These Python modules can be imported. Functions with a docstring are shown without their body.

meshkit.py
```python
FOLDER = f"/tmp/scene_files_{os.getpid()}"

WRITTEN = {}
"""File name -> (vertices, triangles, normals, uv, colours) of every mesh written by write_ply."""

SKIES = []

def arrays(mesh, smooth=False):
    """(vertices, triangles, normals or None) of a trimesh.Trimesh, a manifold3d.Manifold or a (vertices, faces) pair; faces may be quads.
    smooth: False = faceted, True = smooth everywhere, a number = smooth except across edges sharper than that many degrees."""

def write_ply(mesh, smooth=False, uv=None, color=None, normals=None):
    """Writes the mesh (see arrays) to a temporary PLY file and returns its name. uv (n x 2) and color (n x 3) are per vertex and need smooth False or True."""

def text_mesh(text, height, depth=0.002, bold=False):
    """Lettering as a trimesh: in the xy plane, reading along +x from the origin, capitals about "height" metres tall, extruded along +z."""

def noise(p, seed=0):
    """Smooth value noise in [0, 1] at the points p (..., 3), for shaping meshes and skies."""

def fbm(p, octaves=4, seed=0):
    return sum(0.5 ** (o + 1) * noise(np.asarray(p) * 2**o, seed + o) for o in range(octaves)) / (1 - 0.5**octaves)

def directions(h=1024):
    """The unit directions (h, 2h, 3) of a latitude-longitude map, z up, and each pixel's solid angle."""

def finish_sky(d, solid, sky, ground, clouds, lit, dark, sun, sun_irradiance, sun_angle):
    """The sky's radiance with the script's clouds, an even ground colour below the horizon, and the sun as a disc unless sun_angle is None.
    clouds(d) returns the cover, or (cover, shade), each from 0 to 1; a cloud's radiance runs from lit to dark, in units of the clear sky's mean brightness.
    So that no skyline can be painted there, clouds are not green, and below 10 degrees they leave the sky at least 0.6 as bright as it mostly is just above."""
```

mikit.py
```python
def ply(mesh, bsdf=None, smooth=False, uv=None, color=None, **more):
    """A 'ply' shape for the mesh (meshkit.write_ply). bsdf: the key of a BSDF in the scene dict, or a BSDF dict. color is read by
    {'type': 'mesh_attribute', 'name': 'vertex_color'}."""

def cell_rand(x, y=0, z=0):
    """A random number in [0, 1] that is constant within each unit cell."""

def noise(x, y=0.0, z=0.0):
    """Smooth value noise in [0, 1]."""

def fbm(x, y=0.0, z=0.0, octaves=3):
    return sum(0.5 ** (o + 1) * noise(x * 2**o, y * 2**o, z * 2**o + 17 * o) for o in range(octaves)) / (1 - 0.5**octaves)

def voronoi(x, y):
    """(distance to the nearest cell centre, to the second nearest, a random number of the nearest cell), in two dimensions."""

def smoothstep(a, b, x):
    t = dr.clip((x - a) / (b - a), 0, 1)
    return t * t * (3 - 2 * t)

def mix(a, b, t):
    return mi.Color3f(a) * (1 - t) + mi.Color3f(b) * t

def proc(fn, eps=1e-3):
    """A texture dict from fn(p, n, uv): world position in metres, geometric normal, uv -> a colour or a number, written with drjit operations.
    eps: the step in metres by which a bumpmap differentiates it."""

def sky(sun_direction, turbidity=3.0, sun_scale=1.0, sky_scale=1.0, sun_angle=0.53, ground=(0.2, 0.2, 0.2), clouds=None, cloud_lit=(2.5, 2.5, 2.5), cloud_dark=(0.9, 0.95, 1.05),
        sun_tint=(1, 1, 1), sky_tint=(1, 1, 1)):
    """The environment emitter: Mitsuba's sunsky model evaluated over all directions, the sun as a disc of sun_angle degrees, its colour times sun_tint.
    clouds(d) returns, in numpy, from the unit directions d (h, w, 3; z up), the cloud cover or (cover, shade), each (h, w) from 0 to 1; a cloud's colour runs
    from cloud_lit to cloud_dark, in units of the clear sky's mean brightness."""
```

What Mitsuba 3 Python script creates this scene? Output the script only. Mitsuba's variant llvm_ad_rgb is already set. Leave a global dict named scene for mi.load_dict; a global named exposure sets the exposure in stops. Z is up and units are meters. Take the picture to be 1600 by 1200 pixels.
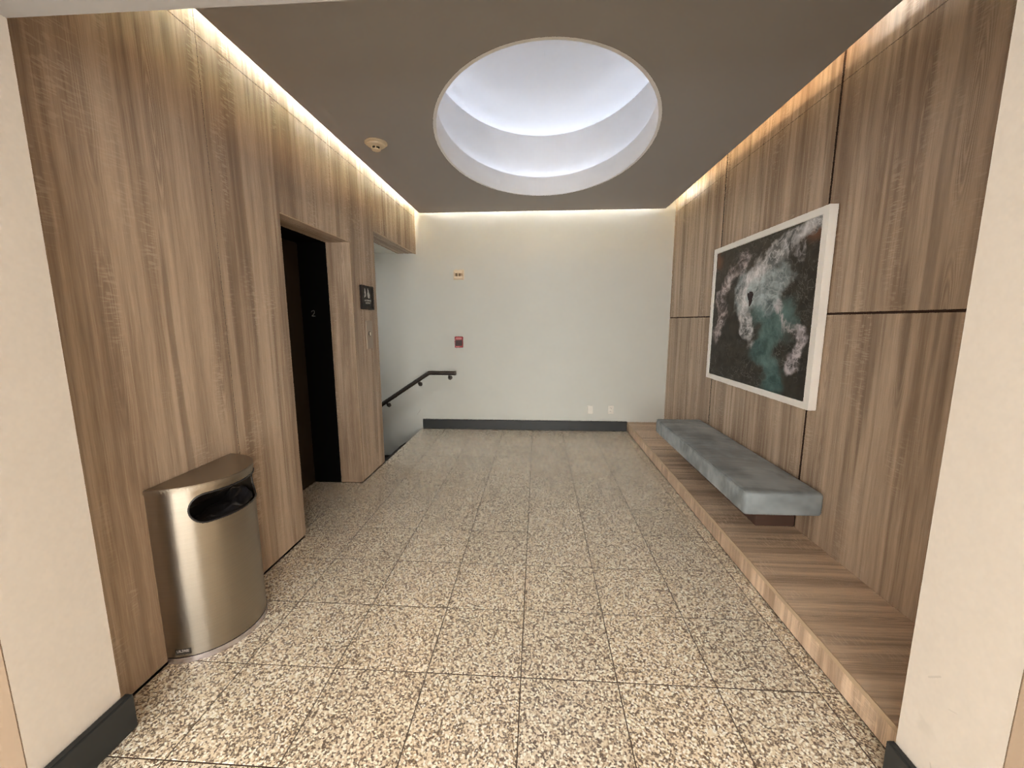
import math, random
import numpy as np
import drjit as dr
import mitsuba as mi
import trimesh
import shapely
from shapely.geometry import Polygon, box as rect, LineString
import mikit, meshkit
from mikit import ply, proc, noise, fbm, voronoi, cell_rand, smoothstep, mix

T = mi.ScalarTransform4f
scene, labels = {}, {}

# ------------------------------------------------------------------ camera, exposure
scene['camera'] = {
    'type': 'perspective', 'fov': 2 * math.degrees(math.atan(800 / 640.0)), 'fov_axis': 'x', 'near_clip': 0.02,
    'to_world': T().look_at(origin=[0, 0, 1.45], target=[-0.06133612, 0.98651466, 1.45 - 0.15174553], up=[-0.00758882, 0.15156646, 0.98841794])}
exposure = 0.0
COVE_WARM, COVE_NEUTRAL = (1.0, 0.66, 0.36), (0.95, 0.96, 1.0)
COVE_LEFT, COVE_BACK, COVE_RIGHT = 320.0, 760.0, 44.0
DOME_LOWER, DOME_UPPER, DOME_TINT = 4.3, 3.8, (0.86, 0.94, 1.08)
LOBBY_FILL, LOBBY_TINT = 90.0, (1.0, 0.74, 0.50)  # warm fill lamps added in the unseen lobby
FILL_PANEL, FILL_PANEL_TINT = 11.5, (1.0, 1.0, 0.97)        # unseen glowing panels added in the lobby to fill the room

STAIR_FILL = 110.0  # unseen lamp added to brighten the stairwell

# ------------------------------------------------------------------ measures (metres; x right, y into the room, z up)
XL, XR, YB = -1.571, 1.673, 5.382          # faces of the left wood, the right wood, the back wall
ZC, CEIL_T = 2.793, 0.045                  # underside and thickness of the hanging ceiling
XCL, XCR, YC = -1.494, 1.537, 5.325        # its edges
Y0, Y1 = 0.915, 1.178                      # the wall with the wide opening that one looks through
ZTOP = 3.02                                # top of the light coves
ZT = 2.751                                 # thin joint below the ceiling
ZG = 1.488                                 # groove of the right wall
XP, ZP = 1.19, 0.125                       # wooden platform
YE0, YE1, ZE = 2.525, 3.452, 2.101         # lift opening
YS, ZH = 3.989, 2.312                      # stair opening
TS, TX, TY = 0.3928, -0.0582, 1.4832       # floor tiles


# ------------------------------------------------------------------ helpers
def key_of(name):
    if not taken(name):
        return name
    k = 1
    while taken(f'{name}_{k:03d}'):
        k += 1
    return f'{name}_{k:03d}'


USED = set()


def taken(name):
    return name in USED


def thing(name, label=None, cat=None, group=None, kind=None):
    key = key_of(name)
    USED.add(key)
    d = {}
    if label:
        d['label'] = label
    if cat:
        d['category'] = cat
    if group:
        d['group'] = group
    if kind:
        d['kind'] = kind
    labels[key] = d
    return key


def obj(name, mesh, m, parent=None, label=None, smooth=False, **more):
    key = key_of(parent + '__' + name if parent else name)
    USED.add(key)
    scene[key] = mesh if isinstance(mesh, dict) else ply(mesh, m, smooth, **more)
    if label and parent:
        labels[key] = {'label': label}
    return key


def fill(key, mesh, m, smooth=False, **more):
    """the thing's own mesh, under the thing's key"""
    scene[key] = ply(mesh, m, smooth, **more)
    return key


def bx(x0, x1, y0, y1, z0, z1, r=0.0):
    if r <= 0:
        b = trimesh.creation.box(extents=(x1 - x0, y1 - y0, z1 - z0))
        b.apply_translation(((x0 + x1) / 2, (y0 + y1) / 2, (z0 + z1) / 2))
        return b
    p = []
    lo, hi = np.array([x0, y0, z0]), np.array([x1, y1, z1])
    for s in np.ndindex(2, 2, 2):
        c = np.where(np.array(s) == 1, hi, lo)
        d = np.where(np.array(s) == 1, -r, r)
        for a in range(3):
            q = c + d
            q[a] = c[a]
            p.append(q)
    return trimesh.convex.convex_hull(np.array(p))


def join(*ms):
    return trimesh.util.concatenate([m for m in ms])


def prism(poly, axis, a, b):
    """a polygon in (y,z), (x,z) or (x,y) carried along axis 'x', 'y' or 'z' from a to b"""
    if hasattr(poly, 'geoms'):
        return join(*[prism(g, axis, a, b) for g in poly.geoms])
    m = trimesh.creation.extrude_polygon(poly, b - a, engine='earcut')
    v, f = np.array(m.vertices), np.array(m.faces)
    v[:, 2] += a
    if axis == 'x':
        v = v[:, [2, 0, 1]]
    elif axis == 'y':
        v = v[:, [0, 2, 1]]
        f = f[:, ::-1]
    return trimesh.Trimesh(v, f, process=False)


def lathe(profile, n=48):
    return trimesh.creation.revolve(np.array(profile, float), sections=n)


def tube(path, r, n=20, caps=True):
    p = np.array(path, float)
    t = np.zeros_like(p)
    d = np.diff(p, axis=0)
    d /= np.linalg.norm(d, axis=1, keepdims=True)
    t[0], t[-1] = d[0], d[-1]
    t[1:-1] = d[:-1] + d[1:]
    t /= np.linalg.norm(t, axis=1, keepdims=True)
    a = np.cross(t, [0, 1, 0.0])
    a[np.linalg.norm(a, axis=1) < 1e-3] = [1, 0, 0]
    a /= np.linalg.norm(a, axis=1, keepdims=True)
    b = np.cross(t, a)
    th = np.arange(n) * 2 * np.pi / n
    rr = np.broadcast_to(r, (len(p),))
    v = p[:, None] + rr[:, None, None] * (np.cos(th)[None, :, None] * a[:, None] + np.sin(th)[None, :, None] * b[:, None])
    i, j = np.meshgrid(np.arange(len(p) - 1), np.arange(n), indexing='ij')
    q = np.stack([i * n + j, i * n + (j + 1) % n, (i + 1) * n + (j + 1) % n, (i + 1) * n + j], -1).reshape(-1, 4)
    f = np.vstack([q[:, [0, 1, 2]], q[:, [0, 2, 3]]])
    v = v.reshape(-1, 3)
    if caps:
        k = len(v)
        v = np.vstack([v, p[[0, -1]]])
        jj = np.arange(n)
        f = np.vstack([f, np.stack([np.full(n, k), (jj + 1) % n, jj], 1), np.stack([np.full(n, k + 1), (len(p) - 1) * n + jj, (len(p) - 1) * n + (jj + 1) % n], 1)])
    m = trimesh.Trimesh(v, f, process=False)
    m.fix_normals()
    return m


# ------------------------------------------------------------------ materials
def rgb(*c):
    return {'type': 'rgb', 'value': list(c)}


def two(d):
    return {'type': 'twosided', 'bsdf': d}


def plain(name, c, rough=0.6, spec=0.3, metal=0.0):
    scene[name] = two({'type': 'principled', 'base_color': rgb(*c) if isinstance(c, tuple) else proc(c), 'roughness': rough, 'specular': spec, 'metallic': metal})


def wood_colour(a, b, seed):
    """a across the grain, b along it, in metres"""
    w = a + 0.035 * (fbm(a * 3 + seed, b * 0.9, seed) - 0.5) + 0.008 * (noise(a * 9, b * 3.2 + seed, 3.1) - 0.5)
    broad = fbm(w * 9 + seed, b * 0.45, 1.7 + seed, 3)
    streak = fbm(w * 46, b * 1.3 + seed, 5.2, 3)
    fine = noise(w * 260, b * 9, 9.0 + seed)
    pore = noise(w * 420, b * 26, 2.0)
    # cathedral figure in a few places
    cx, cb = dr.floor(w * 4.2 + seed), dr.floor(b * 1.1)
    fx = w * 4.2 + seed - cx - 0.5 + 0.25 * (cell_rand(cx, cb, 4) - 0.5)
    fb = b * 1.1 - cb - 0.5
    ring = dr.sqrt(fx * fx * 30 + dr.square(fb * 1.5 + 1.2 * fx * fx) + 0.02) + 0.30 * fbm(w * 14, b * 4, 7.7)
    fig = (0.5 + 0.5 * dr.sin(ring * 38)) * smoothstep(0.55, 0.15, dr.abs(fx) * 2.6) * smoothstep(0.5, 0.25, dr.abs(fb)) * smoothstep(0.35, 0.6, cell_rand(cx, cb, 8))
    # saw marks across the grain
    patch = smoothstep(0.50, 0.72, fbm(w * 11 + 3.0, b * 2.6, 11.0 + seed, 2))
    saw = smoothstep(0.55, 0.8, noise(w * 38 + b * 6, b * 210, 13.0)) * patch
    t = 0.72 * (broad - 0.5) + 0.62 * (streak - 0.5) + 0.20 * (fine - 0.5) + 0.5
    dark = smoothstep(0.60, 0.80, fbm(w * 20 + 8 + seed, b * 0.7, 21.0, 3))
    c = mix((0.245, 0.165, 0.104), (0.50, 0.375, 0.258), smoothstep(0.18, 0.82, t))
    c = mix(c, (0.175, 0.115, 0.073), 0.62 * dark)
    c = mix(c, (0.20, 0.132, 0.085), 0.5 * fig)
    c = mix(c, (0.57, 0.455, 0.335), 0.34 * saw)
    return c * mi.Color3f(1.04, 1.07, 1.16) * (0.92 + 0.13 * pore)


def wood_wall(p, n, uv):
    a = dr.select(dr.abs(n.x) > 0.6, p.y, p.x)
    b = dr.select(dr.abs(n.z) > 0.6, p.y, p.z)
    a = dr.select(dr.abs(n.z) > 0.6, p.x, a)
    right = p.x > 0
    a = a + dr.select(right & (p.z > ZG), 7.3, 0.0)
    return wood_colour(a + dr.select(right, 21.4, 0.0), b, 0.37)


def wood_step(p, n, uv):
    """platform: the grain runs front to back on the top and upwards on the front"""
    up = dr.abs(n.z) > 0.6
    return wood_colour(p.y + 40.0, dr.select(up, p.x, p.z + 3.0), 3.1) * 1.45  # wood lightened here to stand in for missing light from above


plain('wood_panel', wood_wall, 0.42, 0.35)
plain('wood_platform', wood_step, 0.42, 0.35)
plain('shaded_wood', (0.07, 0.04, 0.03), 0.45, 0.3)  # bench support: the shadow under the cushion is put into this wood colour
plain('edge_band', (0.47, 0.35, 0.235), 0.4, 0.4)
plain('dark_gap', (0.035, 0.02, 0.014), 0.8, 0.1)


def wall_paint(p, n, uv):
    m = fbm(p.x * 1.3 + p.y, p.z * 1.1, 3.0, 3)
    g = noise(p.x * 130 + p.y * 130, p.z * 130, p.y * 90)
    return mi.Color3f(0.575, 0.58, 0.54) * (0.965 + 0.05 * m + 0.015 * g)


def jamb_paint(p, n, uv):
    g = fbm(p.x * 60 + p.y * 90, p.z * 70, 2.0, 2)
    c = mi.Color3f(0.60, 0.55, 0.50) * (0.96 + 0.06 * g)
    # scuffs on the right jamb
    s = mi.Float(0)
    for (y, z, ly, lz, w, k) in ((1.085, 0.46, 0.03, -0.03, 0.004, 0.30), (1.03, 0.40, 0.02, -0.008, 0.003, 0.18), (1.06, 0.16, 0.012, 0.03, 0.003, 0.35), (1.0, 0.18, 0.02, 0.02, 0.0025, 0.2)):
        u = dr.clip(((p.y - y) * ly + (p.z - z) * lz) / (ly * ly + lz * lz), 0, 1)
        d = dr.sqrt(dr.square(p.y - y - u * ly) + dr.square(p.z - z - u * lz))
        s = dr.maximum(s, k * smoothstep(w, w * 0.3, d))
    d = dr.sqrt(dr.square(p.y - 1.10) + dr.square((p.z - 0.275) * 1.0))
    s = dr.maximum(s, 0.16 * smoothstep(0.035, 0.012, d + 0.02 * (noise(p.y * 60, p.z * 60) - 0.5)))
    return mix(c, (0.30, 0.27, 0.23), dr.select(p.x > 0, s, 0.0))


plain('paint_wall', wall_paint, 0.7, 0.2)
plain('paint_jamb', jamb_paint, 0.7, 0.2)
plain('paint_tan', (0.19, 0.14, 0.10), 0.7, 0.2)
plain('paint_ceiling', (0.315, 0.305, 0.30), 0.85, 0.1)
plain('paint_dome', (0.84, 0.845, 0.86), 0.85, 0.05)
plain('paint_lobby', (0.66, 0.55, 0.44), 0.7, 0.2)
plain('charcoal', (0.016, 0.0185, 0.020), 0.45, 0.4)
plain('grout', (0.07, 0.05, 0.037), 0.8, 0.1)


def terrazzo(p, n, uv):
    ix, iy = dr.floor((p.x - TX) / TS), dr.floor((p.y - TY) / TS)
    r = cell_rand(ix, iy, 5)
    ox, oy = p.x + 3.7 * cell_rand(ix, iy, 1), p.y + 5.1 * cell_rand(ix, iy, 2)
    wx, wy = ox + 0.0025 * noise(ox * 300, oy * 300, 1.0), oy + 0.0025 * noise(ox * 300, oy * 300, 8.0)
    d1, d2, k = voronoi(wx / 0.0066, wy / 0.0066)
    e1, e2, q = voronoi(wx / 0.0036 + 31.0, wy / 0.0036)
    c = mix((0.50, 0.405, 0.31), (0.60, 0.505, 0.405), q)
    c = dr.select(q > 0.86, mi.Color3f(0.25, 0.175, 0.12), c)
    c = dr.select((k > 0.60) & (k <= 0.76) & (d2 - d1 > 0.12), mi.Color3f(0.24, 0.165, 0.11), c)
    c = dr.select((k > 0.76) & (d2 - d1 > 0.10), mi.Color3f(0.085, 0.056, 0.04), c)
    g1, g2, h = voronoi(wx / 0.0125 + 7.0, wy / 0.0125 + 3.0)
    c = dr.select((h > 0.80) & (g2 - g1 > 0.30), mi.Color3f(0.10, 0.066, 0.046), c)
    c = dr.select((h < 0.12) & (g2 - g1 > 0.30), mi.Color3f(0.68, 0.61, 0.52), c)
    c = dr.select((k < 0.17) & (d2 - d1 > 0.14), mi.Color3f(0.72, 0.66, 0.57), c)
    return c * mi.Color3f(1.50, 1.62, 1.66) * (0.93 + 0.12 * r)


scene['terrazzo'] = two({'type': 'principled', 'base_color': proc(terrazzo), 'roughness': 0.27, 'specular': 0.55})


def steel(p, n, uv):
    return mi.Color3f(0.35, 0.31, 0.26) * (0.90 + 0.10 * noise(p.x * 3 + p.y * 3, 4.0, p.z * 420))


scene['brushed_steel'] = two({'type': 'principled', 'base_color': proc(steel), 'metallic': 1.0, 'roughness': 0.30, 'anisotropic': 0.7})
scene['polished_steel'] = two({'type': 'roughconductor', 'material': 'Cr', 'alpha': 0.09, 'distribution': 'ggx'})
scene['bronze_metal'] = two({'type': 'principled', 'base_color': rgb(0.055, 0.04, 0.028), 'metallic': 0.6, 'roughness': 0.4})
plain('black_metal', (0.0025, 0.0025, 0.0025), 0.5, 0.05)
plain('black_plastic', (0.012, 0.011, 0.012), 0.35, 0.45)
plain('bag_plastic', (0.02, 0.019, 0.022), 0.22, 0.5)
plain('plastic_cream', (0.70, 0.58, 0.42), 0.45, 0.4)
plain('plastic_tan', (0.33, 0.22, 0.12), 0.5, 0.4)
plain('plastic_white', (0.74, 0.71, 0.65), 0.4, 0.4)
plain('slot_dark', (0.03, 0.025, 0.02), 0.7, 0.2)
plain('red_plastic', (0.27, 0.018, 0.024), 0.35, 0.5)
plain('pink_plastic', (0.46, 0.16, 0.16), 0.4, 0.4)
plain('dark_red', (0.045, 0.012, 0.013), 0.4, 0.4)
plain('rail_paint', (0.016, 0.011, 0.009), 0.35, 0.5)
plain('rail_cap', (0.06, 0.052, 0.045), 0.3, 0.5)
plain('sign_black', (0.014, 0.0135, 0.013), 0.5, 0.15)
plain('sign_frame', (0.014, 0.010, 0.009), 0.5, 0.2)
plain('sign_white', (0.38, 0.38, 0.37), 0.5, 0.3)
plain('grey_text', (0.10, 0.10, 0.10), 0.5, 0.3)
plain('label_grey', (0.34, 0.30, 0.28), 0.5, 0.3)
plain('plate_bronze', (0.30, 0.24, 0.19), 0.35, 0.4, 0.3)
plain('button_metal', (0.62, 0.55, 0.46), 0.3, 0.5, 0.6)
plain('frame_white', (0.90, 0.885, 0.85), 0.45, 0.35)
plain('stair_dark', (0.03, 0.027, 0.027), 0.7, 0.2)


def velvet(p, n, uv):
    m = fbm(p.x * 7, p.y * 4, p.z * 6, 4)
    s = fbm(p.x * 3 + 5, p.y * 22 + 2.5 * p.x, p.z * 9, 3)
    mid = smoothstep(0.85, 0.2, dr.abs(p.y - 3.1))
    c = mix((0.125, 0.145, 0.155), (0.285, 0.318, 0.335), smoothstep(0.28, 0.74, 0.6 * m + 0.4 * s))
    return mix(c, (0.09, 0.088, 0.088), 0.35 * mid * (n.z > 0.5) * smoothstep(0.4, 0.65, s))


scene['velvet'] = two({'type': 'principled', 'base_color': proc(velvet), 'roughness': 0.75, 'specular': 0.2, 'sheen': 2.5, 'sheen_tint': 0.0})


# the picture: surf breaking over dark rocks seen from above
def capsules(u, v, pts, w0, w1):
    d = mi.Float(9)
    for i, ((a, b), (c, e)) in enumerate(zip(pts[:-1], pts[1:])):
        t = dr.clip(((u - a) * (c - a) + (v - b) * (e - b)) / ((c - a) ** 2 + (e - b) ** 2), 0, 1)
        w = w0 + (w1 - w0) * (i + t) / (len(pts) - 1)
        d = dr.minimum(d, dr.sqrt(dr.square(u - a - t * (c - a)) + dr.square(v - b - t * (e - b))) / w)
    return d


AY0, AY1, AZ0, AZ1 = 2.556, 3.964, 0.960, 2.048


def surf(p, n, uv):
    u, v = (AY1 - p.y) / (AY1 - AY0), (p.z - AZ0) / (AZ1 - AZ0)
    wu = u + 0.09 * (fbm(u * 7, v * 7, 1.0, 4) - 0.5) + 0.035 * (fbm(u * 24, v * 24, 2.0, 3) - 0.5)
    wv = v + 0.09 * (fbm(u * 7, v * 7, 4.0, 4) - 0.5) + 0.035 * (fbm(u * 24, v * 24, 5.0, 3) - 0.5)
    spine = capsules(wu, wv, [(1.0, 0.99), (0.86, 0.94), (0.78, 0.91), (0.66, 0.88), (0.57, 0.82), (0.42, 0.74), (0.36, 0.62), (0.39, 0.50), (0.46, 0.38)], 0.055, 0.085)
    body = capsules(wu, wv, [(0.40, 0.70), (0.56, 0.72), (0.70, 0.68), (0.62, 0.60), (0.42, 0.62), (0.36, 0.56)], 0.12, 0.10)
    left = capsules(wu, wv, [(0.38, 0.89), (0.30, 0.84), (0.21, 0.80), (0.15, 0.71), (0.07, 0.66), (0.15, 0.55), (0.10, 0.42), (0.06, 0.31)], 0.055, 0.045)
    teal = capsules(wu, wv, [(0.57, 0.56), (0.72, 0.50), (0.80, 0.47), (0.70, 0.40), (0.64, 0.32), (0.60, 0.24), (0.70, 0.18), (0.74, 0.06)], 0.15, 0.09)
    right = capsules(wu, wv, [(0.73, 0.57), (0.82, 0.42), (0.92, 0.39), (0.95, 0.35), (0.91, 0.27), (0.88, 0.21)], 0.035, 0.05)
    loop = capsules(wu, wv, [(0.84, 0.93), (0.835, 0.84), (0.89, 0.79), (0.91, 0.85), (0.88, 0.91)], 0.022, 0.02)
    qu, qv = u + 0.10 * (fbm(u * 5 + 9, v * 5, 31.0, 4) - 0.5), v + 0.10 * (fbm(u * 5, v * 5 + 9, 33.0, 4) - 0.5)
    ridge = 1 - dr.abs(fbm(qu * 11, qv * 11, 7.0, 5) * 2 - 1)
    ridge2 = 1 - dr.abs(fbm(qu * 30 + 3, qv * 30, 9.0, 4) * 2 - 1)
    lace = dr.clip(0.62 * smoothstep(0.62, 1.0, ridge) + 0.55 * smoothstep(0.70, 1.0, ridge2), 0, 1)
    cloud = smoothstep(0.32, 0.70, fbm(qu * 9, qv * 9, 15.0, 5))
    rock = mix((0.012, 0.012, 0.011), (0.042, 0.04, 0.034), fbm(u * 22, v * 22, 3.0, 4))
    rock = mix(rock, (0.075, 0.07, 0.058), 0.8 * smoothstep(0.5, 1.0, v + 0.4 * (0.5 - u)) * fbm(u * 30, v * 30, 12.0, 3))
    rock = mix(rock, (0.20, 0.20, 0.19), 0.34 * smoothstep(0.90, 1.0, ridge2) * smoothstep(0.42, 0.62, fbm(u * 4 + 2, v * 4, 22.0, 3)))
    orange = dr.maximum(smoothstep(0.10, 0.0, dr.sqrt(dr.square(u - 0.03) + dr.square((v - 0.93) * 0.7))), smoothstep(0.09, 0.0, dr.sqrt(dr.square(u - 0.96) + dr.square((v - 0.92) * 1.3))))
    c = mix(rock, (0.22, 0.09, 0.045), 0.6 * orange * smoothstep(0.35, 0.6, cloud))
    c = mix(c, mix((0.028, 0.072, 0.072), (0.115, 0.20, 0.195), cloud * 0.75 + 0.35 * lace), 0.92 * smoothstep(1.2, 0.4, teal + 0.5 * (cloud - 0.5)))
    c = mix(c, mix((0.085, 0.115, 0.122), (0.55, 0.63, 0.65), 0.5 * lace + 0.5 * cloud), 0.9 * smoothstep(1.25, 0.5, body + 0.6 * (cloud - 0.5)))
    c = mix(c, mix((0.09, 0.072, 0.075), (0.54, 0.48, 0.48), 0.6 * lace + 0.5 * cloud), smoothstep(1.35, 0.5, left + 0.8 * (cloud - 0.5)) * (0.30 + 0.70 * dr.maximum(lace, cloud)))
    c = mix(c, mix((0.15, 0.165, 0.17), (0.82, 0.81, 0.83), 0.55 * lace + 0.5 * cloud), smoothstep(1.25, 0.4, spine + 0.7 * (cloud - 0.5)) * (0.35 + 0.65 * dr.maximum(lace, cloud)))
    c = mix(c, (0.58, 0.54, 0.58), smoothstep(1.25, 0.5, right + 0.5 * (cloud - 0.5)) * (0.08 + 0.92 * dr.maximum(lace, smoothstep(0.45, 0.75, fbm(qu * 26, qv * 26, 41.0, 3)))) * 0.85)
    c = mix(c, (0.34, 0.33, 0.34), smoothstep(1.2, 0.5, loop) * (0.15 + 0.85 * lace) * 0.7)
    hole = dr.maximum(smoothstep(1.0, 0.8, capsules(wu, wv, [(0.47, 0.63), (0.445, 0.575)], 0.03, 0.016)), smoothstep(1.0, 0.8, capsules(wu, wv, [(0.43, 0.63), (0.455, 0.60)], 0.018, 0.02)))
    return mix(c, (0.02, 0.014, 0.018), hole)


scene['art_print'] = two({'type': 'principled', 'base_color': proc(surf), 'roughness': 0.5, 'specular': 0.15})
scene['lamp_off'] = {'type': 'diffuse', 'reflectance': rgb(0.8, 0.8, 0.8)}


def emit(strength, tint):
    return {'type': 'area', 'radiance': rgb(*[strength * t for t in tint])}


# ------------------------------------------------------------------ the setting: floor
floor = thing('floor', 'speckled beige terrazzo tile floor', kind='structure')
hall = rect(XL, 0.7, 1.75, YB + 0.1).union(rect(-2.06, YE0 - 0.02, XL, YE1 + 0.02)).union(rect(-3.2, -3.6, 3.2, 1.0))
fill(floor, prism(hall, 'z', -0.14, -0.0013), 'grout')
main = rect(XL, -0.5, 1.28, YB)
areas = [rect(XL, Y0, XP + 0.01, YB), rect(-2.02, YE0, XL, YE1), rect(-2.4, -0.6, 2.4, Y0)]
tiles = areas[0].union(areas[1]).union(areas[2])
rng = random.Random(4)
g = 0.0021
for i in range(-7, 7):
    for j in range(-6, 11):
        jy = rng.uniform(-.0007, .0007)
        cell = rect(TX + i * TS + g, TY + j * TS + g + jy, TX + (i + 1) * TS - g, TY + (j + 1) * TS - g + jy)
        for a in areas:
            c = cell.intersection(a)
            if c.is_empty or c.area < 4e-4:
                continue
            x0, y0, x1, y1 = c.bounds
            r = 0.0012
            lo, hi = [(x0, y0), (x1, y0), (x1, y1), (x0, y1)], [(x0 + r, y0 + r), (x1 - r, y0 + r), (x1 - r, y1 - r), (x0 + r, y1 - r)]
            v = [(x, y, -0.004) for x, y in lo] + [(x, y, -r) for x, y in lo] + [(x, y, 0) for x, y in hi]
            f = [(k + o, (k + 1) % 4 + o, (k + 1) % 4 + 4 + o) for o in (0, 4) for k in range(4)] + [(k + o, (k + 1) % 4 + 4 + o, k + 4 + o) for o in (0, 4) for k in range(4)] + [(8, 9, 10), (8, 10, 11)]
            obj('tile', trimesh.Trimesh(v, f, process=False), 'terrazzo', floor)
lobby_far = shapely.difference(rect(-3.2, -3.6, 3.2, Y0), areas[2])
obj('lobby_slab', prism(lobby_far, 'z', -0.004, 0), 'terrazzo', floor)

# ------------------------------------------------------------------ left wall in wood, with the lift and the stair openings
wl = thing('wall_left', 'wall clad in vertical grained oak panels with lift opening', kind='structure')
cut = rect(YE0 - 0.021, -1, YE1 + 0.021, ZE + 0.021).union(rect(YS - 0.021, -1, 6, ZH + 0.021))
whole = rect(Y1, 0.0, YB, ZTOP)
fill(wl, prism(whole.difference(cut), 'x', XL - 0.06, XL - 0.022), 'dark_gap')
SEAM = 0.0016
low = rect(Y1, 0.012, YB, ZT - SEAM).difference(rect(YE0, -1, YE1, ZE)).difference(rect(YS, -1, 6, ZH))
for y0, y1 in ((Y1, 1.997), (1.997, YS), (YS, YB)):
    part = low.intersection(rect(y0 + SEAM, 0, y1 - (SEAM if y1 < YB else 0), ZT))
    obj('panel', prism(part, 'x', XL - 0.02, XL), 'wood_panel', wl)
    obj('top_strip', bx(XL - 0.02, XL, y0 + SEAM, y1 - (SEAM if y1 < YB else 0), ZT + SEAM, ZTOP), 'wood_panel', wl)
for y0, y1, z0, z1 in ((Y1, YB, ZT - SEAM, ZT + SEAM), (1.997 - SEAM, 1.997 + SEAM, 0.012, ZTOP), (YS - SEAM * 0.6, YS + SEAM * 0.6, ZH + 0.01, ZTOP)):
    obj('joint_strip', bx(XL - 0.019, XL - 0.0012, y0, y1, z0, z1), 'dark_gap', wl)
# reveals of the lift opening: two sides and the soffit
XD = -1.772
obj('reveal', bx(XD, XL - 0.0205, YE1, YE1 + 0.02, 0.004, ZE + 0.02), 'wood_panel', wl)
obj('reveal', bx(XD, XL - 0.0205, YE0 - 0.02, YE0, 0.004, ZE + 0.02), 'wood_panel', wl)
obj('reveal', bx(XD, XL - 0.0205, YE0, YE1, ZE, ZE + 0.02), 'wood_panel', wl)
obj('edge_trim', join(bx(XL, XL + 0.0025, YE1, YE1 + 0.005, 0.012, ZE), bx(XL, XL + 0.0025, YE0, YE1 + 0.005, ZE, ZE + 0.005)), 'edge_band', wl)
# the beam over the stairs and the end of the wall
obj('reveal', bx(-1.814, XL - 0.0205, YS, YB, ZH, ZH + 0.02), 'wood_panel', wl)
obj('edge_trim', bx(XL - 0.019, XL + 0.002, YS + 0.001, YB - 0.001, ZH - 0.006, ZH - 0.0005), 'edge_band', wl)
obj('reveal', bx(-1.814, XL - 0.0205, YS - 0.02, YS - 0.001, -0.1, ZH + 0.02), 'wood_panel', wl)
obj('reveal', bx(-1.834, -1.814, YS, YB, ZH, ZTOP), 'paint_wall', wl, label='painted back of the beam over the stairs')

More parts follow.
